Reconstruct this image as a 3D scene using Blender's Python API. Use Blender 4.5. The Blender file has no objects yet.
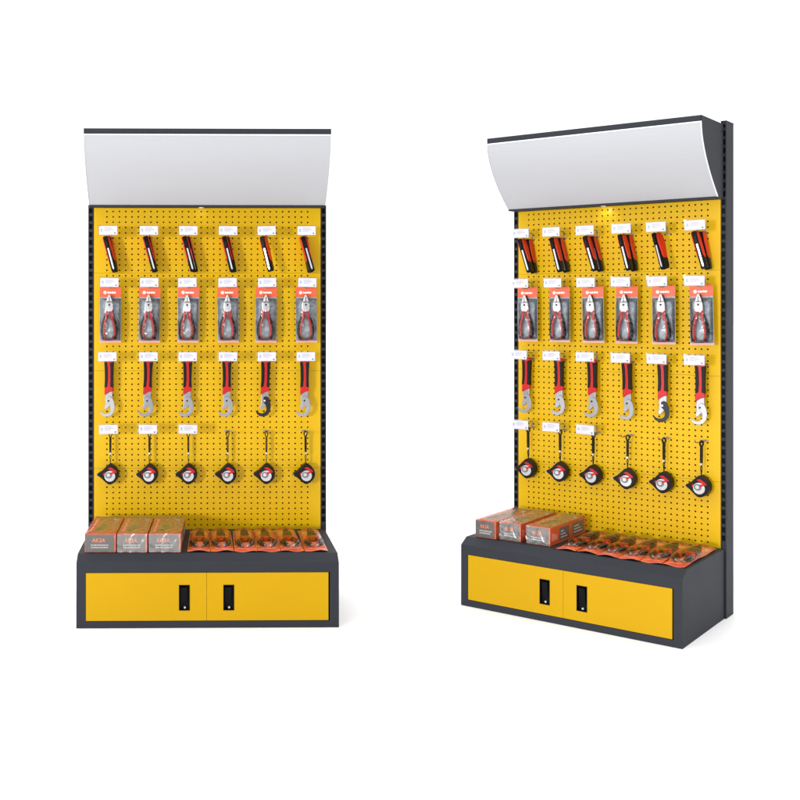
import bpy, bmesh, math, random
from mathutils import Vector, Matrix
random.seed(7)
R = math.radians
C = bpy.context.scene.collection
scene = bpy.context.scene

# ---------------------------------------------------------------- camera
EYE = 1.3936
cam_data = bpy.data.cameras.new('camera')
cam = bpy.data.objects.new('camera', cam_data); C.objects.link(cam)
cam.location = (0, 0, EYE); cam.rotation_euler = (R(90), 0, 0)
cam_data.sensor_width = 36; cam_data.lens = 1077.42 / 800 * 36
cam_data.shift_x = (400 - 219.83) / 800; cam_data.shift_y = -(400 - 307.39) / 800
cam_data.clip_start = .05; cam_data.clip_end = 400
scene.camera = cam

# ---------------------------------------------------------------- studio surround and lamps
world = bpy.data.worlds.new('World'); scene.world = world; world.use_nodes = True
nt = world.node_tree; nt.nodes.clear()
tc = nt.nodes.new('ShaderNodeTexCoord')
dp = nt.nodes.new('ShaderNodeVectorMath'); dp.operation = 'DOT_PRODUCT'; dp.inputs[1].default_value = (.76, -.62, .0)
mr = nt.nodes.new('ShaderNodeMapRange'); mr.interpolation_type = 'SMOOTHSTEP'
mr.inputs['From Min'].default_value = .30; mr.inputs['From Max'].default_value = .90
mr.inputs['To Min'].default_value = 1.22; mr.inputs['To Max'].default_value = .25
bg = nt.nodes.new('ShaderNodeBackground'); wo = nt.nodes.new('ShaderNodeOutputWorld')
nt.links.new(tc.outputs['Generated'], dp.inputs[0]); nt.links.new(dp.outputs['Value'], mr.inputs['Value'])
bg.inputs['Color'].default_value = (1, 1, 1, 1)
# the white ceiling of the studio is brighter than its walls
sx = nt.nodes.new('ShaderNodeSeparateXYZ'); nt.links.new(tc.outputs['Generated'], sx.inputs[0])
mc = nt.nodes.new('ShaderNodeMapRange'); mc.interpolation_type = 'SMOOTHSTEP'
mc.inputs['From Min'].default_value = .35; mc.inputs['From Max'].default_value = .75
mc.inputs['To Min'].default_value = 0; mc.inputs['To Max'].default_value = 1.65
nt.links.new(sx.outputs['Z'], mc.inputs['Value'])
ma = nt.nodes.new('ShaderNodeMath'); ma.operation = 'ADD'
nt.links.new(mr.outputs['Result'], ma.inputs[0]); nt.links.new(mc.outputs['Result'], ma.inputs[1])
# and its left side is the brighter one
dl = nt.nodes.new('ShaderNodeVectorMath'); dl.operation = 'DOT_PRODUCT'; dl.inputs[1].default_value = (-.90, -.43, 0)
ml = nt.nodes.new('ShaderNodeMapRange'); ml.interpolation_type = 'SMOOTHSTEP'
ml.inputs['From Min'].default_value = .25; ml.inputs['From Max'].default_value = .95
ml.inputs['To Min'].default_value = 0; ml.inputs['To Max'].default_value = .75
nt.links.new(tc.outputs['Generated'], dl.inputs[0]); nt.links.new(dl.outputs['Value'], ml.inputs['Value'])
mb2 = nt.nodes.new('ShaderNodeMath'); mb2.operation = 'ADD'
nt.links.new(ma.outputs[0], mb2.inputs[0]); nt.links.new(ml.outputs['Result'], mb2.inputs[1])
# the lit white backdrop behind the stands
mk = nt.nodes.new('ShaderNodeMapRange'); mk.interpolation_type = 'SMOOTHSTEP'
mk.inputs['From Min'].default_value = .25; mk.inputs['From Max'].default_value = .65
mk.inputs['To Min'].default_value = 0; mk.inputs['To Max'].default_value = .55
nt.links.new(sx.outputs['Y'], mk.inputs['Value'])
mb3 = nt.nodes.new('ShaderNodeMath'); mb3.operation = 'ADD'
nt.links.new(mb2.outputs[0], mb3.inputs[0]); nt.links.new(mk.outputs['Result'], mb3.inputs[1])
nt.links.new(mb3.outputs[0], bg.inputs['Strength']); nt.links.new(bg.outputs[0], wo.inputs[0])

def area(name, loc, target, size, power, col=(1, 1, 1)):
    l = bpy.data.lights.new(name, 'AREA'); l.shape = 'SQUARE'; l.size = size; l.energy = power; l.color = col
    o = bpy.data.objects.new(name, l); C.objects.link(o); o.location = loc
    o.rotation_euler = (Vector(target) - Vector(loc)).to_track_quat('-Z', 'Y').to_euler()
    return o
KD = Vector((.60, .80, 0)); KT = Vector((.9, 5.1, 1.3))
area('key_softbox', KT - KD * 11 + Vector((0, 0, .15)), KT, 1.1, 700, (1, .985, .96))

scene.view_settings.view_transform = 'Standard'; scene.view_settings.look = 'None'
scene.view_settings.exposure = -0.42; scene.view_settings.gamma = 1

# ---------------------------------------------------------------- materials
def nodes(name):
    m = bpy.data.materials.new(name); m.use_nodes = True
    n = m.node_tree
    return m, n, n.nodes['Principled BSDF']
def paint(name, col, rough=.5, metal=0, spec=.5, var=.04, vscale=6, bump=.0, bscale=400, coat=0, det=3, crough=.12):
    """painted / moulded surface: base colour with soft mottling and a fine bump"""
    m, n, b = nodes(name)
    t = n.nodes.new('ShaderNodeTexCoord')
    no = n.nodes.new('ShaderNodeTexNoise'); no.inputs['Scale'].default_value = vscale; no.inputs['Detail'].default_value = det
    n.links.new(t.outputs['Object'], no.inputs['Vector'])
    mx = n.nodes.new('ShaderNodeMix'); mx.data_type = 'RGBA'
    mx.inputs['A'].default_value = (*[c * (1 - var) for c in col], 1)
    mx.inputs['B'].default_value = (*[min(1, c * (1 + var)) for c in col], 1)
    n.links.new(no.outputs['Fac'], mx.inputs['Factor']); n.links.new(mx.outputs['Result'], b.inputs['Base Color'])
    rr = n.nodes.new('ShaderNodeMapRange'); rr.inputs['To Min'].default_value = max(.03, rough - .06); rr.inputs['To Max'].default_value = rough + .06
    n.links.new(no.outputs['Fac'], rr.inputs['Value']); n.links.new(rr.outputs['Result'], b.inputs['Roughness'])
    b.inputs['Metallic'].default_value = metal; b.inputs['Specular IOR Level'].default_value = spec
    b.inputs['Coat Weight'].default_value = coat; b.inputs['Coat Roughness'].default_value = crough
    if bump:
        bn = n.nodes.new('ShaderNodeTexNoise'); bn.inputs['Scale'].default_value = bscale; bn.inputs['Detail'].default_value = 2
        n.links.new(t.outputs['Object'], bn.inputs['Vector'])
        bu = n.nodes.new('ShaderNodeBump'); bu.inputs['Strength'].default_value = bump; bu.inputs['Distance'].default_value = .001
        n.links.new(bn.outputs['Fac'], bu.inputs['Height']); n.links.new(bu.outputs['Normal'], b.inputs['Normal'])
    return m
def print_mat(name, stops, scale=30, seed=0, rough=.35, stretch=(1, 1, 1)):
    """printed picture: blotches of several inks"""
    m, n, b = nodes(name)
    t = n.nodes.new('ShaderNodeTexCoord'); mp = n.nodes.new('ShaderNodeMapping')
    mp.inputs['Location'].default_value = (seed, seed * .7, seed * .3); mp.inputs['Scale'].default_value = stretch
    v = n.nodes.new('ShaderNodeTexNoise'); v.inputs['Scale'].default_value = scale; v.inputs['Detail'].default_value = 3; v.inputs['Distortion'].default_value = .6
    cr = n.nodes.new('ShaderNodeValToRGB'); el = cr.color_ramp.elements
    while len(el) < len(stops): el.new(.5)
    for e, (p, c) in zip(el, stops): e.position = p; e.color = (*c, 1)
    n.links.new(t.outputs['Object'], mp.inputs['Vector']); n.links.new(mp.outputs[0], v.inputs['Vector'])
    n.links.new(v.outputs['Fac'], cr.inputs[0]); n.links.new(cr.outputs[0], b.inputs['Base Color'])
    b.inputs['Roughness'].default_value = rough
    b.inputs['Coat Weight'].default_value = .4; b.inputs['Coat Roughness'].default_value = .15
    return m
def film_mat(name, amount, scale=45, rough=.12, tint=(1, 1, 1), ior=1.45):
    """clear plastic film: mostly see-through with a crinkled gloss"""
    m, n, b = nodes(name); n.nodes.remove(b)
    out = n.nodes['Material Output']
    t = n.nodes.new('ShaderNodeTexCoord'); no = n.nodes.new('ShaderNodeTexNoise')
    no.inputs['Scale'].default_value = scale; no.inputs['Detail'].default_value = 2; no.inputs['Distortion'].default_value = 1.2
    n.links.new(t.outputs['Object'], no.inputs['Vector'])
    bu = n.nodes.new('ShaderNodeBump'); bu.inputs['Strength'].default_value = .9; bu.inputs['Distance'].default_value = .01
    n.links.new(no.outputs['Fac'], bu.inputs['Height'])
    tr = n.nodes.new('ShaderNodeBsdfTransparent'); tr.inputs[0].default_value = (*tint, 1)
    gl = n.nodes.new('ShaderNodeBsdfGlossy'); gl.inputs['Roughness'].default_value = rough
    fr = n.nodes.new('ShaderNodeFresnel'); fr.inputs['IOR'].default_value = ior
    n.links.new(bu.outputs[0], gl.inputs['Normal']); n.links.new(bu.outputs[0], fr.inputs['Normal'])
    ad = n.nodes.new('ShaderNodeMath'); ad.operation = 'ADD'; ad.inputs[1].default_value = amount; ad.use_clamp = True
    n.links.new(fr.outputs[0], ad.inputs[0])
    mx = n.nodes.new('ShaderNodeMixShader')
    n.links.new(ad.outputs[0], mx.inputs[0]); n.links.new(tr.outputs[0], mx.inputs[1]); n.links.new(gl.outputs[0], mx.inputs[2])
    n.links.new(mx.outputs[0], out.inputs[0])
    return m

M = {}
M['charcoal'] = paint('charcoal_powder_coat', (.024, .0265, .034), .6, spec=.15, var=.10, bump=.35, bscale=900)
M['charcoal_dark'] = paint('charcoal_inside', (.012, .012, .015), .7, spec=.15)
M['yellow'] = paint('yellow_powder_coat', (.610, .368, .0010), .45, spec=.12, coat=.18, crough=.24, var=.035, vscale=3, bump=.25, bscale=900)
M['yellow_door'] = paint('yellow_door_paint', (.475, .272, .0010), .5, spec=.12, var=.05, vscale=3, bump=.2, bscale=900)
M['acrylic'] = paint('white_acrylic', (.392, .400, .425), .5, spec=.2, var=.015, vscale=2)
M['white_trim'] = paint('white_trim', (.75, .75, .77), .4)
M['black'] = paint('black_plastic', (.004, .004, .005), .45, spec=.08)
M['black_rubber'] = paint('black_rubber_grip', (.005, .005, .006), .45, spec=.16, bump=.5, bscale=300)
M['grip_gloss'] = paint('glossy_black_grip', (.008, .008, .009), .22, spec=.6)
M['red'] = paint('red_plastic', (.44, .009, .008), .35, spec=.25, var=.08, vscale=30)
M['red_bright'] = paint('orange_red_plastic', (.56, .022, .008), .35, spec=.25, var=.08, vscale=30)
M['steel'] = paint('brushed_steel', (.30, .30, .32), .42, metal=1, var=.3, vscale=14, bump=.2, bscale=200)
M['steel_white'] = paint('polished_steel', (.66, .66, .68), .25, metal=.6, var=.12, vscale=40)
M['steel_dark'] = paint('blackened_steel', (.012, .012, .014), .35, metal=.2, spec=.3, var=.2, vscale=60)
M['wire'] = paint('zinc_wire', (.30, .29, .27), .3, metal=.9)
M['label'] = paint('white_label_card', (.555, .545, .595), .7, spec=.2, var=.02, vscale=40)
M['ink_blue'] = paint('pale_blue_ink', (.30, .38, .48), .5)
M['ink_pink'] = paint('pale_red_ink', (.42, .30, .36), .5)
M['ink_dark'] = paint('dark_ink', (.10, .11, .22), .5)
M['clear'] = film_mat('clear_plastic', .06, 5, .15, (.93, .92, .90))
M['film'] = film_mat('blister_film', .015, 20, .17)
M['wrap'] = film_mat('shrink_wrap', .012, 12, .2, (1, 1, 1), 1.28)
M['wrap_hazy'] = film_mat('hazy_shrink_wrap', .13, 16, .28, (1, 1, 1), 1.3)
M['film_low'] = film_mat('flat_blister_film', .012, 22, .15, (1, 1, 1), 1.22)
M['card_orange'] = paint('orange_red_card', (.66, .095, .035), .4, var=.16, vscale=25, coat=.15)
M['card_blue'] = print_mat('grey_blue_card', [(.25, (.13, .17, .20)), (.45, (.24, .29, .34)), (.60, (.34, .38, .43)), (.72, (.55, .42, .44))], 26)
M['card_pink'] = paint('pale_red_card_edge', (.80, .30, .24), .4)
M['card_white'] = paint('white_print', (.86, .86, .86), .45)
M['box_grey'] = paint('grey_carton', (.115, .108, .104), .42, var=.10, vscale=20, coat=.15)
M['box_orange'] = paint('orange_carton', (.60, .105, .028), .4, var=.18, vscale=14, coat=.12)
M['box_text'] = paint('orange_print', (.80, .22, .08), .45)
M['box_text2'] = paint('pale_grey_print', (.50, .48, .47), .45)
M['box_photo'] = print_mat('printed_tool_picture', [(.30, (.08, .07, .03)), (.42, (.24, .19, .05)), (.52, (.34, .26, .10)), (.58, (.66, .12, .03)), (.64, (.26, .20, .07)), (.74, (.60, .55, .45))], 11, 3, stretch=(1.6, .7, 1))
M['tape_label'] = paint('silver_label', (.46, .46, .48), .3, metal=.4, var=.2, vscale=50)
M['tape_grey'] = paint('grey_print', (.13, .14, .15), .35)
M['floor'] = paint('white_studio_floor', (.93, .93, .93), .6, spec=.2, var=.004)
M['screw'] = paint('screw_metal', (.45, .45, .47), .3, metal=.8)
M['orange_card'] = print_mat('orange_backing_card', [(.28, (.34, .26, .06)), (.42, (.74, .17, .03)), (.55, (.84, .17, .04)), (.66, (.80, .36, .20)), (.78, (.20, .17, .06))], 20, 5)

# ---------------------------------------------------------------- mesh builder
class MB:
    def __init__(s): s.v = []; s.f = []; s.m = []; s.sm = []
    def add(s, vs, fs, mi=0, smooth=False):
        b = len(s.v); s.v += [tuple(v) for v in vs]
        for f in fs: s.f.append([b + i for i in f]); s.m.append(mi); s.sm.append(smooth)
    def box(s, x0, x1, y0, y1, z0, z1, mi=0):
        s.add([(x0, y0, z0), (x1, y0, z0), (x1, y1, z0), (x0, y1, z0), (x0, y0, z1), (x1, y0, z1), (x1, y1, z1), (x0, y1, z1)],
              [(0, 3, 2, 1), (4, 5, 6, 7), (0, 1, 5, 4), (1, 2, 6, 5), (2, 3, 7, 6), (3, 0, 4, 7)], mi)
    def prism(s, pts, a, b, ax='y', mi=0):
        """extrude a closed outline; ax y: pts are (x,z); ax x: pts are (y,z); ax z: pts are (x,y)"""
        n = len(pts)
        area2 = sum(pts[i][0] * pts[(i + 1) % n][1] - pts[(i + 1) % n][0] * pts[i][1] for i in range(n))
        if area2 < 0: pts = pts[::-1]
        if a > b: a, b = b, a
        mk = {'y': lambda p, t: (p[0], t, p[1]), 'x': lambda p, t: (t, p[0], p[1]), 'z': lambda p, t: (p[0], p[1], t)}[ax]
        vs = [mk(p, a) for p in pts] + [mk(p, b) for p in pts]
        f1 = list(range(n)); f2 = [n + i for i in range(n)]
        if ax == 'y': caps = [f1, f2[::-1]]; side = lambda i, j: (i, i + n, j + n, j)
        else: caps = [f1[::-1], f2]; side = lambda i, j: (i, j, j + n, i + n)
        s.add(vs, caps + [side(i, (i + 1) % n) for i in range(n)], mi)
    def tube(s, path, r, n=8, mi=0, sx=1.0):
        P = [Vector(p) for p in path]; rs = r if isinstance(r, (list, tuple)) else [r] * len(P)
        vs = []; up = Vector((0, 1, 0))
        for i, p in enumerate(P):
            t = (P[min(i + 1, len(P) - 1)] - P[max(i - 1, 0)]).normalized()
            u = up if abs(t.dot(up)) < .9 else Vector((1, 0, 0))
            a = t.cross(u).normalized(); b = a.cross(t).normalized()
            for k in range(n):
                an = 2 * math.pi * k / n; vs.append(p + a * math.cos(an) * rs[i] + b * math.sin(an) * rs[i] * sx)
        fs = []
        for i in range(len(P) - 1):
            for k in range(n):
                fs.append((i * n + k, i * n + (k + 1) % n, (i + 1) * n + (k + 1) % n, (i + 1) * n + k))
        s.add(vs, fs, mi, True)
        s.add(vs[:n], [tuple(range(n))[::-1]], mi); s.add(vs[-n:], [tuple(range(n))], mi)
    def disc(s, c, r, y0, y1, n=24, mi=0, rx=1.0):
        s.prism([(c[0] + r * rx * math.cos(2 * math.pi * k / n), c[1] + r * math.sin(2 * math.pi * k / n)) for k in range(n)], y0, y1, 'y', mi)
    def build(s, name, mats, parent=None, bevel=0, seg=2, loc=None):
        me = bpy.data.meshes.new(name); me.from_pydata(s.v, [], s.f); me.update()
        for m in (mats if isinstance(mats, (list, tuple)) else [mats]): me.materials.append(m)
        me.polygons.foreach_set('material_index', s.m); me.polygons.foreach_set('use_smooth', s.sm)
        o = bpy.data.objects.new(name, me); C.objects.link(o)
        if parent: o.parent = parent
        if bevel:
            bv = o.modifiers.new('bevel', 'BEVEL'); bv.width = bevel; bv.segments = seg; bv.limit_method = 'ANGLE'; bv.angle_limit = R(35)
        return o
def tag(o, label, cat, group=None):
    o['label'] = label; o['category'] = cat
    if group: o['group'] = group
    return o
def empty(name):
    o = bpy.data.objects.new(name, None); o.empty_display_size = .05; C.objects.link(o); return o
def dup(root):
    r = root.copy(); C.objects.link(r)
    for ch in list(root.children):
        c = ch.copy(); C.objects.link(c); c.parent = r
        for g in list(ch.children):
            d = g.copy(); C.objects.link(d); d.parent = c
    return r
ORD = ['first', 'second', 'third', 'fourth', 'fifth', 'sixth']

# ---------------------------------------------------------------- floor
fl = MB(); n = 48
fl.add([(0.8 + 90 * math.cos(2 * math.pi * k / n), 5 + 90 * math.sin(2 * math.pi * k / n), 0) for k in range(n)], [tuple(range(n))])
fo = fl.build('floor', M['floor']); fo['kind'] = 'structure'

# ---------------------------------------------------------------- the two stands
D, HB, CZ, CY, H, CD, HC, CB = .5707, .3127, .0317, .0527, 2.2138, .3146, 1.8774, .085
STANDS = [dict(W=1.142, loc=(-.0605, 5.2549), yaw=.0149, nm='front-facing stand', lamp=.03, side='left'),
          dict(W=1.0, loc=(1.8811, 5.1505), yaw=-.7134, nm='angled stand', lamp=.15, side='right')]

def peg_panel(parent, W, z0, z1, rows, cols, sp, px, name='peg_panel'):
    """steel tray panel pierced with a square grid of real holes"""
    mb = MB(); r = .0043; t = .010; g = .00045
    x0, x1 = -px, px
    gx = sp * cols / 2; zc = (z0 + z1) / 2; pz = (z1 - z0) / rows
    mb_z0, mb_z1 = z0 + g, z1 - g
    # side margins
    for a, b in ((x0, -gx), (gx, x1)):
        mb.add([(a, 0, mb_z0), (b, 0, mb_z0), (b, 0, mb_z1), (a, 0, mb_z1)], [(0, 1, 2, 3)])
    for i in range(cols):
        for j in range(rows):
            ax = -gx + i * sp; bx = ax + sp; az = z0 + j * pz; bz = az + pz
            cx, cz = (ax + bx) / 2, (az + bz) / 2
            if j == 0: az = mb_z0
            if j == rows - 1: bz = mb_z1
            outer = [(bx, cz), (bx, bz), (cx, bz), (ax, bz), (ax, cz), (ax, az), (cx, az), (bx, az)]
            inner = [(cx + r * math.cos(math.pi / 4 * k), cz + r * math.sin(math.pi / 4 * k)) for k in range(8)]
            vs = [(p[0], 0, p[1]) for p in outer] + [(p[0], 0, p[1]) for p in inner] + [(p[0], .0035, p[1]) for p in inner]
            fs = [(k, (k + 1) % 8, 8 + (k + 1) % 8, 8 + k) for k in range(8)] + [(8 + k, 8 + (k + 1) % 8, 16 + (k + 1) % 8, 16 + k) for k in range(8)]
            mb.add(vs, fs)
    # folded rims
    for (xa, za, xb, zb) in ((x0, mb_z0, x1, mb_z0), (x1, mb_z0, x1, mb_z1), (x1, mb_z1, x0, mb_z1), (x0, mb_z1, x0, mb_z0)):
        mb.add([(xa, 0, za), (xb, 0, zb), (xb, t, zb), (xa, t, za)], [(3, 2, 1, 0)])
    return mb.build(name, M['yellow'], parent)

def canopy_curve(n=14, off=0.0):
    P0 = Vector((-CD, H - .026)); P2 = Vector((-CB, HC + .010)); h = P0.y - P2.y
    P1 = Vector((-CD + .004, P0.y - .43 * h))
    pts = []
    for i in range(n + 1):
        t = i / n; p = P0 * (1 - t) ** 2 + P1 * 2 * t * (1 - t) + P2 * t * t
        d = ((P1 - P0) * (1 - t) + (P2 - P1) * t).normalized(); nn = Vector((d.y, -d.x))
        pts.append(p + nn * off)
    return pts

def make_stand(S):
    W = S['W']; root = empty('tool_display_stand')
    hw = W / 2; px = .4835 * W; po = .508 * W
    # uprights with slots
    for s in (-1, 1):
        a, b = (px + .0015, po); yb = .108; top = H + .012
        mb = MB()
        mb.box(s * a if s > 0 else -b, s * b if s > 0 else -a, .012, yb, .0, top)
        # slotted front skin
        xa, xb = (a, b) if s > 0 else (-b, -a); m = (xb - xa) * .19; z = HB + .02; pitch = .0386
        mb.box(xa, xb, 0, .0118, 0, z)
        mb.box(xa, xa + m * .9, 0, .0118, z, top); mb.box(xb - m, xb, 0, .0118, z, top)
        zz = z
        while zz < top - .03:
            mb.box(xa + m * .9, xb - m, .0006, .0118, zz, zz + pitch * .36); zz += pitch
        mb.box(xa + m * .9, xb - m, .0006, .0118, min(zz, top - .012), top)
        mb.box(xa - .001, xb + .001, -.001, yb + .001, top, top + .004)
        mb.box(xa + m * .9, xb - m, .0118, .0122, z, top, 1)  # black strip behind the slots paints in the shade inside the post
        mb.build('upright_post', [M['charcoal'], M['black']], root)
    # peg panels (top to bottom) and an added dark sheet painting shade into the holes
    zs = [(1.561, 2.03, 18), (1.085, 1.561, 18), (.610, 1.085, 18), (.135, .610, 18)]
    for z0, z1, rows in zs: peg_panel(root, W, z0, z1, rows, 33, .0268 * W, px)
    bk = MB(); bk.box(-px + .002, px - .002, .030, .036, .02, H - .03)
    bk.build('hole_shade_sheet', paint('hole_shade_backing', (.055, .026, .006), .7, spec=.1), root)
    # base cabinet
    cb = MB(); fr = .465 * W; zb, zt = .030, .2415; rec = .006
    prof = [(-D, 0), (-D, HB - CZ), (-D + CY, HB), (-.004, HB), (-.004, 0)]
    th = .0349 * W; xi = hw - th
    for sd in (-1, 1):
        a_, b_ = sorted((sd * hw, sd * xi)); cb.box(a_, b_, -D, -.004, 0, zt)
    cb.prism([(-D, zt), (-D, HB - CZ), (-D + .004, HB - CZ + .0045), (-D + CY - .006, HB - .0035), (-D + CY, HB), (-.004, HB), (-.004, zt)], -hw, hw, 'x')
    cb.box(-xi, xi, -D, -.01, 0, zb)
    cb.box(-xi, xi, -.03, -.006, zb, zt)
    cab = cb.build('base_cabinet', M['charcoal'], root)
    # doors with black recessed pulls
    split = -.0045 * W; gap = .0012
    for k, (a, b) in enumerate(((-fr + .0015, split - gap / 2), (split + gap / 2, fr - .004))):
        z0, z1 = zb + .002, zt - .002
        hc = (-.0895, .0795)[k] * W; hwid = .0235; hz0, hz1 = .076, .187
        dm = MB(); y0, y1 = -D + .001, -D + .016
        if k: b -= .002
        # door leaf as four pieces round the pull opening
        dm.add([(a, y0, z0), (b, y0, z0), (b, y0, z1), (a, y0, z1), (hc - hwid, y0, hz0), (hc + hwid, y0, hz0), (hc + hwid, y0, hz1), (hc - hwid, y0, hz1)],
               [(0, 1, 5, 4), (1, 2, 6, 5), (2, 3, 7, 6), (3, 0, 4, 7)])
        dm.add([(a, y0, z0), (b, y0, z0), (b, y0, z1), (a, y0, z1), (a, y1, z0), (b, y1, z0), (b, y1, z1), (a, y1, z1)],
               [(1, 0, 4, 5), (2, 1, 5, 6), (3, 2, 6, 7), (0, 3, 7, 4)])
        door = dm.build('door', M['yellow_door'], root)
        hm = MB(); x0, x1 = hc - hwid, hc + hwid; w = .003
        hm.box(x0, x0 + w, y0 - .0015, y0 + .02, hz0, hz1); hm.box(x1 - w, x1, y0 - .0015, y0 + .02, hz0, hz1)
        hm.box(x0 + w, x1 - w, y0 - .0015, y0 + .02, hz1 - w, hz1); hm.box(x0 + w, x1 - w, y0 - .0015, y0 + .02, hz0, hz0 + w)
        hm.box(x0 + w, x1 - w, y0 + .016, y0 + .02, hz0 + w, hz1 - w)
        hm.prism([(y0 + .002, hz1 - .012), (y0 + .015, hz1 - .006), (y0 + .015, hz0 + .03), (y0 + .010, hz0 + .03)], x0 + .008, x1 - .012, 'x')
        hd = hm.build('handle', M['black'], door)
        lm = MB(); lm.disc((hc + .002, hz0 + .0115), .0048, y0 + .004, y0 + .0155, 12)
        lm.build('lock', M['screw'], door)
    # canopy light box
    cw = .4968 * W; cm = MB()
    cm.box(-cw, cw, -CD, -.004, H - .003, H)                                   # roof
    cm.box(-cw, cw, -CD, -CD + .004, H - .026, H - .003)                       # front strip
    cm.box(-cw + .005, cw - .005, -CB - .002, -.004, HC, HC + .006)            # bottom sheet
    cm.box(-cw + .005, cw - .005, -CB - .004, -CB - .002, HC - .002, HC + .010)  # bottom lip
    cm.box(-cw + .005, cw - .005, -.010, -.005, HC + .006, H - .003)
    can = cm.build('canopy', M['charcoal'], root)
    cur = canopy_curve()
    poly = [(-CD, H - .0035)] + [(p.x, p.y) for p in cur] + [(-CB - .002, HC), (-.006, HC), (-.006, H - .0035)]
    for s in (-1, 1):
        em = MB(); a, b = sorted((s * cw, s * (cw - .004))); em.prism(poly, a, b, 'x')
        em.build('end_panel', M['charcoal'], can)
    c0, c1 = canopy_curve(20, .0008), canopy_curve(20, .0045)
    dmb = MB(); ring = [(p.x, p.y) for p in c1] + [(p.x, p.y) for p in c0][::-1]
    dmb.prism(ring, -cw + .003, cw - .003, 'x')
    dob = dmb.build('diffuser', M['acrylic'], can)
    tm = MB()
    for s in (-1, 1):
        t0, t1 = canopy_curve(20, .0003), canopy_curve(20, .0062)
        a, b = sorted((s * (cw - .0022), s * (cw + .0012))); tm.prism([(p.x, p.y) for p in t1] + [(p.x, p.y) for p in t0][::-1], a, b, 'x')
    tm.box(-cw + .003, cw - .003, -CD - .0062, -CD - .0002, H - .032, H - .0265)
    tm.box(-cw + .003, cw - .003, -CB - .0075, -CB - .0035, HC + .0105, HC + .0150)
    tm.build('rim', M['white_trim'], can)
    sm = MB(); sm.prism([(-.03 + .0045 * math.cos(k * math.pi / 5), H - .035 + .0045 * math.sin(k * math.pi / 5)) for k in range(10)], cw, cw + .0015, 'x')
    sm.build('screw', M['black'], can)
    lm = MB(); lm.prism([(.012 * math.cos(k * math.pi / 8) - .03, .012 * math.sin(k * math.pi / 8) - .045) for k in range(16)], HC - .0035, HC - .0003, 'z')
    lm.build('canopy_lamp', M['white_trim'], can)
    ld = bpy.data.lights.new('canopy_lamp_light', 'SPOT'); ld.energy = S['lamp']; ld.spot_size = R(120); ld.spot_blend = .9; ld.shadow_soft_size = .008
    lo = bpy.data.objects.new('canopy_lamp_light', ld); C.objects.link(lo); lo.parent = root
    lo.location = (-.03, -.045, HC - .012); lo.rotation_euler = (R(50), 0, 0)
    root.location = (S['loc'][0], S['loc'][1], 0); root.rotation_euler = (0, 0, S['yaw'])
    return root

for S in STANDS:
    st = make_stand(S)
    S['m'] = Matrix.Translation((S['loc'][0], S['loc'][1], 0)) @ Matrix.Rotation(S['yaw'], 4, 'Z')
    S['root'] = st
tag(STANDS[0]['root'], 'yellow pegboard tool display stand with charcoal base and white canopy, seen straight from the front', 'display stand', 'yellow pegboard display stands')
tag(STANDS[1]['root'], 'yellow pegboard tool display stand turned at an angle, showing its charcoal right side', 'display stand', 'yellow pegboard display stands')

def put(o, S, x, y, z, rz=0, ry=0, rx=0):
    p = S['m'] @ Vector((x, y, z)); o.location = p; o.rotation_euler = (rx, ry, S['yaw'] + rz)
    

# ---------------------------------------------------------------- hook with price label (origin: where the wire meets the pegboard)
def make_hook(labelled):
    r = empty('peg_hook')
    w = MB(); w.tube([(0, .002, 0), (0, -.02, 0), (0, -.10, -.001), (0, -.118, .002), (0, -.124, .014)], .0024, 8)
    w.build('wire', M['wire'], r)
    p = MB(); p.box(-.016, .016, -.0025, -.0008, -.0035, .0035); p.tube([(-.0134, -.002, 0), (-.0134, .012, 0)], .0022, 6); p.tube([(.0134, -.002, 0), (.0134, .012, 0)], .0022, 6)
    p.build('back_bracket', M['wire'], r, bevel=.0006)
    if labelled:
        a = MB(); a.tube([(0, -.002, .030), (0, -.06, .030), (0, -.134, .029)], .0020, 8); a.tube([(0, -.002, .004), (0, -.003, .031)], .002, 8)
        a.build('label_wire', M['wire'], r)
        h = MB(); h.box(-.050, .044, -.1375, -.1355, -.001, .050); h.box(-.050, .044, -.1400, -.1375, -.001, .0015); h.box(-.050, .044, -.1400, -.1375, .0465, .050)
        h.build('label_holder', M['clear'], r)
        l = MB(); l.box(-.045, .041, -.1392, -.1380, .0030, .0445)
        y = -.1393; e = .0003
        def ink(x0, x1, z0, z1, m): l.box(x0, x1, y - e, y, z0, z1, m)
        ink(-.038, -.029, .018, .032, 1)
        for k, zz in enumerate((.034, .027, .020)):
            ink(-.020, -.020 + (.034, .042, .028)[k], zz, zz + .0030, (1, 2, 1)[k])
        ink(.027, .034, .008, .014, 4)
        l.build('price_label', [M['label'], M['ink_blue'], M['ink_pink'], M['card_white'], M['ink_dark']], r)
    return r
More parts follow.
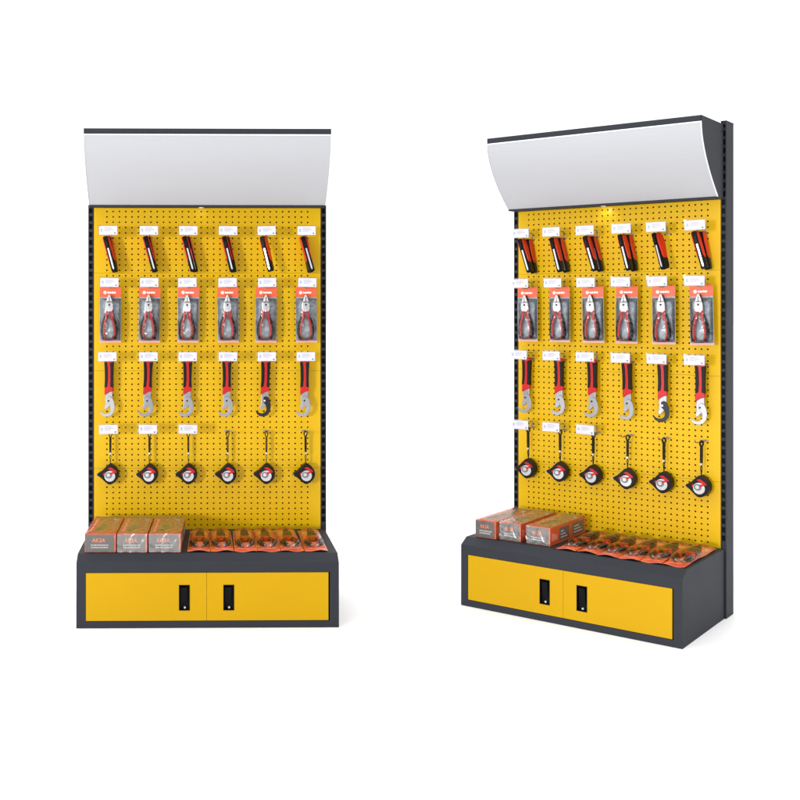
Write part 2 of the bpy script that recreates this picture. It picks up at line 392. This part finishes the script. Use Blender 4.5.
# ---------------------------------------------------------------- utility knife (origin: hanging hole at top)
def make_knife():
    r = empty('utility_knife')
    # side outline in (y,z): y towards the wall positive
    body = [(-.019, -.006), (-.010, .005), (.012, .005), (.023, -.008), (.026, -.045), (.019, -.085), (.015, -.118), (-.014, -.118), (-.017, -.08), (-.021, -.035)]
    b = MB(); b.prism(body, -.0150, .0150, 'x'); b.build('body', M['red_bright'], r, bevel=.004, seg=3)
    tip = [(-.0150, -.104), (.0170, -.104), (.0160, -.150), (.009, -.167), (-.010, -.169), (-.0160, -.160)]
    t = MB(); t.prism(tip, -.0135, .0135, 'x'); t.build('nose', M['black_rubber'], r, bevel=.003, seg=3)
    f = MB(); f.prism([(-.0105, 0), (-.007, .005), (.007, .005), (.0105, 0), (.0105, -.164), (.007, -.170), (-.007, -.170), (-.0105, -.164)], -.0250, -.0150, 'y')
    f.build('slide_channel', M['black'], r, bevel=.0015)
    g = MB(); g.prism([(-.0036, -.054), (.0036, -.054), (.0036, -.155), (0, -.160), (-.0036, -.153)], -.0262, -.0248, 'y')
    g.build('blade', M['steel_white'], r)
    k = MB(); k.prism([(-.006, -.018), (.006, -.018), (.006, -.046), (-.006, -.046)], -.0295, -.0248, 'y')
    for q in range(4): k.box(-.006, .006, -.0305, -.0295, -.024 - q * .006, -.021 - q * .006)
    k.build('slider', M['black_rubber'], r, bevel=.001)
    return r
# ---------------------------------------------------------------- pliers in a blister pack (origin: top centre of card)
def handle_path(s, k=1.0):
    return [(s * .0120, 0, -.110), (s * .0105, 0, -.130), (s * .0130, 0, -.150), (s * .0215, 0, -.176), (s * .0255, 0, -.204), (s * .0245, 0, -.230), (s * .0195, 0, -.252)]
def make_pack():
    r = empty('pliers_blister_pack')
    w = .0515
    c = MB(); c.box(-w, w, 0, .0008, -.2705, -.006); c.box(-w, -.012, 0, .0008, -.006, 0); c.box(.012, w, 0, .0008, -.006, 0)
    e = .0004
    c.box(-w, w, -e, 0, -.051, -.007, 1); c.box(-w, -.012, -e, 0, -.007, 0, 1); c.box(.012, w, -e, 0, -.007, 0, 1)
    c.box(-w, w, -e, 0, -.2705, -.262, 2)
    # white emblem and lettering strip on the header
    n = 14
    c.prism([(-.026 + .0075 * math.cos(2 * math.pi * k / n), -.029 + .0075 * math.sin(2 * math.pi * k / n)) for k in range(n)], -2 * e, -e, 'y', 3)
    x = -.014
    for ww, hh in ((.006, .008), (.005, .006), (.007, .008), (.004, .006), (.008, .009), (.006, .007), (.004, .008)):
        c.box(x, x + ww * .8, -2 * e, -e, -.033, -.033 + hh, 3); x += ww
    c.build('backing_card', [M['card_blue'], M['card_orange'], M['card_pink'], M['card_white']], r)
    h = MB()
    jaw = [(-.0035, -.040), (.0035, -.040), (.009, -.056), (.0175, -.079), (.0185, -.104), (.013, -.121), (-.013, -.121), (-.0185, -.104), (-.0175, -.079), (-.009, -.056)]
    h.prism([(p[0] - .004, p[1]) for p in jaw], -.0290, -.0205, 'y', 0)
    h.prism([(p[0] * 1.02 - .004, p[1]) for p in jaw], -.0200, -.004, 'y', 1)  # dark rear slab: shade on the side of the jaws put into the colour
    hd = h.build('pliers_head', [M['steel_white'], M['steel_dark']], r, bevel=.002)
    v = MB(); v.disc((-.004, -.088), .0050, -.0305, -.0288, 14); v.box(-.0055, -.0025, -.0296, -.0288, -.074, -.050)
    v.build('pivot', M['steel_dark'], hd)
    for s in (-1, 1):
        g = MB(); P = [(p[0] - .004, -.0205, p[2]) for p in handle_path(s)]
        g.tube(P, [.0085, .0080, .0070, .0064, .0066, .0060, .0040], 10)
        hn = g.build('handle', M['red'], r)
        q = MB(); P2 = [(p[0] - .004 + s * .0062, -.0145, p[2]) for p in handle_path(s)][1:]
        q.tube(P2, [.0060, .0080, .0088, .0090, .0095, .0085], 10, 0, 1.3)
        q.build('grip_edge', M['black_rubber'], hn)
    # clear bubble over the pliers
    f = MB(); nx, nz = 12, 22; vs = []
    for j in range(nz + 1):
        for i in range(nx + 1):
            u = i / nx * 2 - 1; v_ = j / nz * 2 - 1
            d = (1 - abs(u) ** 4) * (1 - abs(v_) ** 8)
            vs.append((u * w * .97, -.0012 - .040 * max(0, d) ** .8 - .0016 * math.sin(i * 1.9 + j * 1.3) * d, -.058 - .202 * (v_ + 1) / 2))
    fs = [(j * (nx + 1) + i, (j + 1) * (nx + 1) + i, (j + 1) * (nx + 1) + i + 1, j * (nx + 1) + i + 1) for j in range(nz) for i in range(nx)]
    f.add(vs, fs, 0, True); f.build('blister', M['film'], r)
    return r
# ---------------------------------------------------------------- hook-jawed wrench (origin: top of handle)
def W2(pts, cx=165, k=.000454): return [((x - cx) * k, -(y - 110) * k) for x, y in pts]
def make_wrench(dark):
    r = empty('hook_jaw_wrench')
    h = MB(); h.prism(W2([(122, 118), (132, 108), (200, 108), (210, 118), (209, 200), (203, 300), (205, 380), (212, 430), (207, 452), (170, 462), (140, 482), (122, 492), (117, 470), (120, 420), (128, 330), (126, 200)]), -.011, .009, 'y')
    hn = h.build('handle', M['red'], r, bevel=.004, seg=3)
    for s in (-1, 1):
        g = MB()
        q = [(120, 138), (144, 140), (153, 200), (155, 330), (148, 402), (124, 414), (128, 330), (126, 230)] if s < 0 else [(211, 138), (176, 150), (180, 210), (182, 330), (180, 402), (207, 412), (203, 330), (206, 220)]
        g.prism(W2([(x + s * 5, y) if (x < 130 or x > 200) else (x, y) for x, y in q]), -.0135, .0105, 'y')
        g.build('grip_pad', M['black_rubber'], hn, bevel=.002)
    hole = MB(); hole.disc((0, -.010), .0042, -.0116, -.0108, 12); hole.build('hanging_eye', M['black'], hn)
    sm = M['steel']
    n = MB(); n.prism(W2([(131, 478), (170, 455), (203, 444), (204, 520), (200, 590), (170, 612), (146, 640), (128, 652), (114, 625), (128, 590), (124, 520)]), -.006, .004, 'y')
    n.build('neck', sm, r, bevel=.002)
    j = MB(); j.prism(W2([(150, 520), (175, 505), (205, 520), (224, 560), (232, 620), (222, 672), (196, 708), (160, 724), (118, 720), (88, 700), (70, 668), (78, 660), (100, 678), (130, 690), (160, 684), (182, 662), (186, 630), (176, 598), (152, 572)]), -.0105, -.0062, 'y')
    j.build('hook_jaw', M['steel_dark'] if dark else sm, r, bevel=.0015)
    v = MB(); v.disc(((163 - 165) * .000454, -(553 - 110) * .000454), .0046, -.0125, -.0104, 12)
    v.build('rivet', M['steel_white'] if dark else M['steel_dark'], r)
    return r
# ---------------------------------------------------------------- tape measure (origin: loop over hook)
def make_tape():
    r = empty('tape_measure')
    k = .000393; Z0 = -.150
    def T(pts): return [((x - 190) * k, Z0 - (y - 455) * k) for x, y in pts]
    out = [(196, 452), (225, 468), (262, 500), (286, 535), (298, 578), (292, 620), (270, 658), (235, 690), (200, 708), (168, 704), (130, 676), (90, 636), (28, 590), (44, 572), (90, 545), (130, 505), (165, 470)]
    b = MB(); b.prism(T(out), -.024, .020, 'y'); bo = b.build('case', M['black_rubber'], r, bevel=.004, seg=3)
    a = MB()
    a.prism(T([(162, 512), (185, 498), (210, 500), (256, 532), (276, 556), (240, 566), (205, 532)]), -.0256, -.0238, 'y')
    a.prism(T([(104, 580), (126, 556), (134, 580), (118, 600)]), -.0256, -.0238, 'y')
    a.build('red_trim', M['red'], bo)
    d = MB(); d.disc(T([(190, 604)])[0], .0260, -.0272, -.0238, 28)
    do = d.build('badge', M['tape_label'], bo, bevel=.0008)
    g = MB(); g.disc(T([(176, 592)])[0], .0150, -.0280, -.0271, 20, 0, 1.15)
    g.build('badge_centre', M['tape_grey'], bo)
    g = MB(); g.disc(T([(172, 590)])[0], .0085, -.0285, -.0281, 16); g.build('badge_emblem', M['tape_label'], bo)
    q = MB(); q.prism(T([(200, 560), (240, 548), (246, 566), (214, 582), (190, 590)]), -.0284, -.0273, 'y'); q.build('badge_mark', M['red'], bo)
    hk = MB(); hk.box((34 - 190) * k - .004, (34 - 190) * k, -.012, .008, Z0 - .062, Z0 - .050); hk.build('end_hook', M['steel'], bo)
    # strap: flat ribbon loop edge-on to the front
    def ribbon(P, wid, th):
        m = MB()
        for i in range(len(P) - 1):
            (x0, z0), (x1, z1) = P[i], P[i + 1]
            dx, dz = x1 - x0, z1 - z0; L = math.hypot(dx, dz); nx, nz = -dz / L * th / 2, dx / L * th / 2
            m.prism([(x0 - nx, z0 - nz), (x1 - nx, z1 - nz), (x1 + nx, z1 + nz), (x0 + nx, z0 + nz)], -wid / 2, wid / 2, 'y')
        return m
    lp = [(.0018, -.098)] + [(.0022 + .0004 * math.sin(math.pi * t), -.098 + t * .094) for t in (.2, .4, .6, .8)] + \
         [(.0075, -.010), (.0055, .001), (0, .0045), (-.0055, .001), (-.0075, -.010)] + [(-.0022 - .0004 * math.sin(math.pi * t), -.098 + t * .094) for t in (.8, .6, .4, .2)] + [(-.0018, -.098)]
    ribbon(lp, .013, .0042).build('strap', M['black_rubber'], r)
    ribbon([(0, -.106), (.0035, -.120), (.0015, -.134), (0, -.152), (-.0015, -.134), (-.0035, -.120), (0, -.106)], .007, .002).build('strap_loop', M['black_rubber'], r)
    bk = MB(); bk.box(-.0045, .0045, -.0075, .0075, -.107, -.097); bk.build('buckle', M['screw'], r, bevel=.001)
    return r

# ---------------------------------------------------------------- cartons and packs on the base
def text_mesh(txt, size, mat):
    cu = bpy.data.curves.new('lettering', 'FONT'); cu.body = txt; cu.size = size; cu.extrude = .0003; cu.align_x = 'CENTER'; cu.offset = size * .018
    o = bpy.data.objects.new('lettering', cu); C.objects.link(o)
    bpy.context.view_layer.update()
    me = bpy.data.meshes.new_from_object(o.evaluated_get(bpy.context.evaluated_depsgraph_get()))
    bpy.data.objects.remove(o); me.materials.clear(); me.materials.append(mat)
    return me
LET = text_mesh('AK2A', .024, M['box_text'])
def make_carton(w, L, h, wrap='wrap'):
    """origin: middle of the front bottom edge"""
    r = empty('product_carton'); e = .0005
    b = MB(); b.box(-w / 2, w / 2, 0, L, 0, h, 0)
    b.box(-w / 2 + .001, w / 2 - .007, -e, 0, .002, h - .002, 1)
    # tiny pale print rows on the front
    for q, zz in enumerate((.029, .0185)):
        x = -w * .30
        while x < w * (.24 if q < 2 else .16):
            ww = random.uniform(.004, .010); b.box(x, x + ww, -2 * e, -e, zz, zz + .0060, 3); x += ww + .0020
    # top: picture panel and grey back strip
    b.box(-w * .26, w * .44, .040, L * .93, h, h + e, 4)
    b.box(-w * .5 + .002, w * .5 - .002, L * .94, L - .001, h, h + e, 1)
    b.box(-w * .40, -w * .32, .06, L * .85, h, h + e, 5)
    # right side: grey panels with pale print
    for (ya, yb) in ((.10, L * .52), (L * .62, L * .95)):
        b.box(w / 2, w / 2 + e, ya, yb, .012, h - .012, 1)
        for q in range(3):
            b.box(w / 2 + e, w / 2 + 2 * e, ya + .015, yb - .02 - .02 * q, .020 + q * .014, .026 + q * .014, 3)
    for q in range(4): b.box(w / 2, w / 2 + e, .02 + q * .016, .030 + q * .016, .02, .055 - q * .004, 5)
    bo = b.build('carton_body', [M['box_orange'], M['box_grey'], M['box_text'], M['box_text2'], M['box_photo'], M['card_pink']], r, bevel=.0006, seg=1)
    t = bpy.data.objects.new('lettering', LET); C.objects.link(t); t.parent = r
    t.location = (-w * .05, -e - .0004, h * .565); t.rotation_euler = (R(90), 0, 0); t.scale = (w / .14, 1, 1)
    # loose shrink wrap
    f = MB(); nx, ny = 14, 20; vs = []
    for j in range(ny + 1):
        for i in range(nx + 1):
            u = i / nx; v = j / ny
            vs.append(((u - .5) * (w + .004), v * L, h + .003 + .0022 * math.sin(i * 1.7 + j * .9) * math.sin(j * 2.3 + i * .4)))
    f.add(vs, [(j * (nx + 1) + i, j * (nx + 1) + i + 1, (j + 1) * (nx + 1) + i + 1, (j + 1) * (nx + 1) + i) for j in range(ny) for i in range(nx)], 0, True)
    vs = []; nz = 6
    for j in range(nz + 1):
        for i in range(nx + 1):
            u = i / nx; v = j / nz
            vs.append(((u - .5) * (w + .004), -.003 - .0018 * math.sin(i * 1.3 + j * 1.9), h + .003 - v * (h + .002)))
    f.add(vs, [(j * (nx + 1) + i, (j + 1) * (nx + 1) + i, (j + 1) * (nx + 1) + i + 1, j * (nx + 1) + i + 1) for j in range(nz) for i in range(nx)], 0, True)
    f.build('shrink_wrap', M[wrap], r)
    return r
def make_flat_pack(w, L, seed):
    """origin: middle of the front edge, lying flat"""
    rnd = random.Random(seed); r = empty('flat_pliers_pack')
    ph = rnd.uniform(0, 6)
    def zz(x, y): return .004 + .0035 * math.sin(x * 60 + ph) * (1 - y / L) + .002 * math.sin(y * 25 + ph)
    c = MB(); nx, ny = 8, 20; vs = []
    for j in range(ny + 1):
        for i in range(nx + 1):
            x = (i / nx - .5) * w; y = L * j / ny; vs.append((x, y, zz(x, y)))
    N = len(vs); vs += [(a, b, d - .001) for a, b, d in vs]
    q = lambda i, j: j * (nx + 1) + i
    fs = []; mi = []
    for j in range(ny):
        for i in range(nx):
            c.add([vs[q(i, j)], vs[q(i + 1, j)], vs[q(i + 1, j + 1)], vs[q(i, j + 1)]], [(0, 1, 2, 3)], 0 if j < 3 else 1, True)
            c.add([vs[N + q(i, j)], vs[N + q(i + 1, j)], vs[N + q(i + 1, j + 1)], vs[N + q(i, j + 1)]], [(3, 2, 1, 0)], 1)
    for i in range(nx): c.add([vs[q(i, 0)], vs[q(i + 1, 0)], vs[N + q(i + 1, 0)], vs[N + q(i, 0)]], [(3, 2, 1, 0)], 2)
    # pale print on the front band
    x = -w * .32
    while x < w * .3:
        ww = rnd.uniform(.005, .011); z = .0085
        c.box(x, x + ww, .022, .030, z, z + .0004, 3); x += ww + .003
    c.build('backing_card', [M['card_orange'], M['orange_card'], M['card_pink'], M['card_pink']], r)
    zc = .0155; s_ = w / .1
    for s in (-1, 1):
        g = MB(); P = [(s * .014 * s_, .062, zc), (s * .027 * s_, .085, zc + .001), (s * .034 * s_, .120, zc + .002), (s * .029 * s_, .160, zc + .002), (s * .013 * s_, .196, zc)]
        g.tube(P, [.0062, .0098, .0108, .0100, .0078], 10); hn = g.build('handle', M['grip_gloss'], r)
        g2 = MB(); g2.tube([(s * .009 * s_, .053, zc), (s * .016 * s_, .066, zc)], [.0048, .0066], 10); g2.build('handle_tip', M['steel'], hn)
        g3 = MB(); g3.tube([(s * .0325 * s_, .138, zc + .0022), (s * .0295 * s_, .158, zc + .0020)], [.0116, .0110], 10); g3.build('grip_band', M['red_bright'], hn)
    h = MB(); h.prism([(-.015, .200), (.015, .200), (.021, .225), (.019, .275), (.012, .335), (.004, .365), (-.004, .365), (-.012, .335), (-.019, .275), (-.021, .225)], zc - .007, zc + .014, 'z')
    ho = h.build('pliers_head', M['steel_dark'], r, bevel=.002)
    g = MB(); g.prism([(-.018, .186), (.018, .186), (.021, .214), (-.021, .214)], zc - .008, zc + .0125, 'z'); g.build('collar', M['red_bright'], r, bevel=.002)
    f = MB(); nx, ny = 12, 26; vs = []
    for j in range(ny + 1):
        for i in range(nx + 1):
            u = i / nx * 2 - 1; v = j / ny * 2 - 1; d = max(0, (1 - abs(u) ** 4) * (1 - abs(v) ** 6))
            x = u * w * .48; y = .046 + (L - .052) * (v + 1) / 2
            vs.append((x, y, zz(x, y) + .0012 + .030 * d + .002 * math.sin(i * 1.8 + j * 1.1 + ph) * d))
    f.add(vs, [(j * (nx + 1) + i, j * (nx + 1) + i + 1, (j + 1) * (nx + 1) + i + 1, (j + 1) * (nx + 1) + i) for j in range(ny) for i in range(nx)], 0, True)
    f.build('blister', M['film_low'], r)
    return r

# ---------------------------------------------------------------- place everything
XF = [-.4105 + .1652 * i for i in range(6)]
ROWZ = [1.735, 1.488, 1.136, .791]          # hook heights
ITEM = ['utility knife', 'blister-packed pliers', 'hook-jawed wrench', 'tape measure']
proto = {}
def inst(kind, maker, *a):
    """first call builds the thing, later calls copy it with its parts"""
    if kind not in proto: proto[kind] = maker(*a); return proto[kind]
    return dup(proto[kind])
rj = random.Random(3)
for S in STANDS:
    W, nm = S['W'], S['nm']
    gsuf = 'on the ' + nm
    for row in range(4):
        for i in range(6):
            x = XF[i] * W + rj.uniform(-.0015, .0015); z = ROWZ[row]
            lab = not (row == 3 and i > 2)
            hk = inst('hook%d' % lab, make_hook, lab)
            put(hk, S, x, 0, z, rz=rj.uniform(-.035, .035), ry=rj.uniform(-.02, .02))
            if lab: tag(hk, 'zinc hook with white price label above the %s %s from left, %s' % (ORD[i], ITEM[row], nm), 'display hook', 'labelled peg hooks ' + gsuf)
            else: tag(hk, 'bare zinc hook without label holding the %s tape measure from left, %s' % (ORD[i], nm), 'display hook', 'bare peg hooks ' + gsuf)
            if row == 0:
                for k in range(2 if i != 4 else 1):
                    kn = inst('knife', make_knife)
                    put(kn, S, x - .018 + k * .012 + rj.uniform(-.002, .002), -.082 + k * .052, z - .006, ry=-R(15.5) + rj.uniform(-.03, .03) + k * .06, rz=rj.uniform(-.08, .08) - (.35 if i == 4 else 0))
                    if i == 4: s = 'lone red utility knife with black blade channel, fifth hook from left, %s' % nm
                    else: s = '%s red utility knife of the pair on the %s hook from left, %s' % (('front', 'rear')[k], ORD[i], nm)
                    tag(kn, s, 'utility knife', 'utility knives ' + gsuf)
            elif row == 1:
                p = inst('pack', make_pack); put(p, S, x, -.052, z + .006, ry=rj.uniform(-.022, .022), rx=rj.uniform(-.01, .02), rz=rj.uniform(-.05, .05))
                tag(p, 'red handled pliers in orange-topped blister pack, %s from left in second row, %s' % (ORD[i], nm), 'pliers pack', 'hanging pliers packs ' + gsuf)
            elif row == 2:
                dark = i == 4
                wr = inst('wrench%d' % dark, make_wrench, dark); put(wr, S, x - .004, -.045, z + .008, ry=rj.uniform(-.03, .03), rz=rj.uniform(-.08, .08))
                if dark: tag(wr, 'black-jawed hook wrench with red and black handle, fifth from left, %s' % nm, 'wrench', 'wrenches ' + gsuf)
                else: tag(wr, 'silver-jawed hook wrench with red and black handle, %s from left, %s' % (ORD[i], nm), 'wrench', 'wrenches ' + gsuf)
            else:
                tp = inst('tape', make_tape); put(tp, S, x, -.045, z - .0005, ry=rj.uniform(-.012, .012), rz=rj.uniform(-.08, .08))
                tag(tp, 'black and red tape measure hanging by its strap, %s from left, %s' % (ORD[i], nm), 'tape measure', 'tape measures ' + gsuf)
    S['items'] = True
    # cartons: (x centre, width, front y, turn)
    cart = [(-.474, .137, -.500, -.02), (-.333, .130, -.505, -.03), (-.190, .139, -.505, -.035)] if W > 1.1 else [(-.412, .104, -.497, 0), (-.298, .103, -.478, .01), (-.163, .113, -.474, 0)]
    for i, (cx, w, fy, tz) in enumerate(cart):
        c = make_carton(w, .40, .080, 'wrap' if i == 0 else 'wrap_hazy'); put(c, S, cx, fy, HB + .0015, rz=tz)
        tag(c, ('leftmost grey and orange carton on the base of the %s', 'middle grey and orange carton between two others on the base of the %s', 'rightmost grey and orange carton beside the flat packs on the %s')[i] % nm, 'carton', 'cartons ' + gsuf)
    n = 6; x0, x1 = (-.092, .532) if W > 1.1 else (-.068, .486)
    pw = (x1 - x0) / n
    for i in range(n):
        fp = make_flat_pack(pw * .97, .43, i * 7 + int(W * 100)); cx = x0 + pw * (i + .5)
        put(fp, S, cx, -.497 + rj.uniform(-.006, .006), HB + .002, rz=rj.uniform(-.03, .03))
        tag(fp, 'orange card pack of black handled pliers lying flat, %s from the cartons, %s' % (ORD[i], nm), 'pliers pack', 'flat pliers packs ' + gsuf)

scene.render.engine = 'CYCLES'
scene.cycles.max_bounces = 8; scene.cycles.transparent_max_bounces = 16
scene.render.resolution_x = 1024; scene.render.resolution_y = 1024
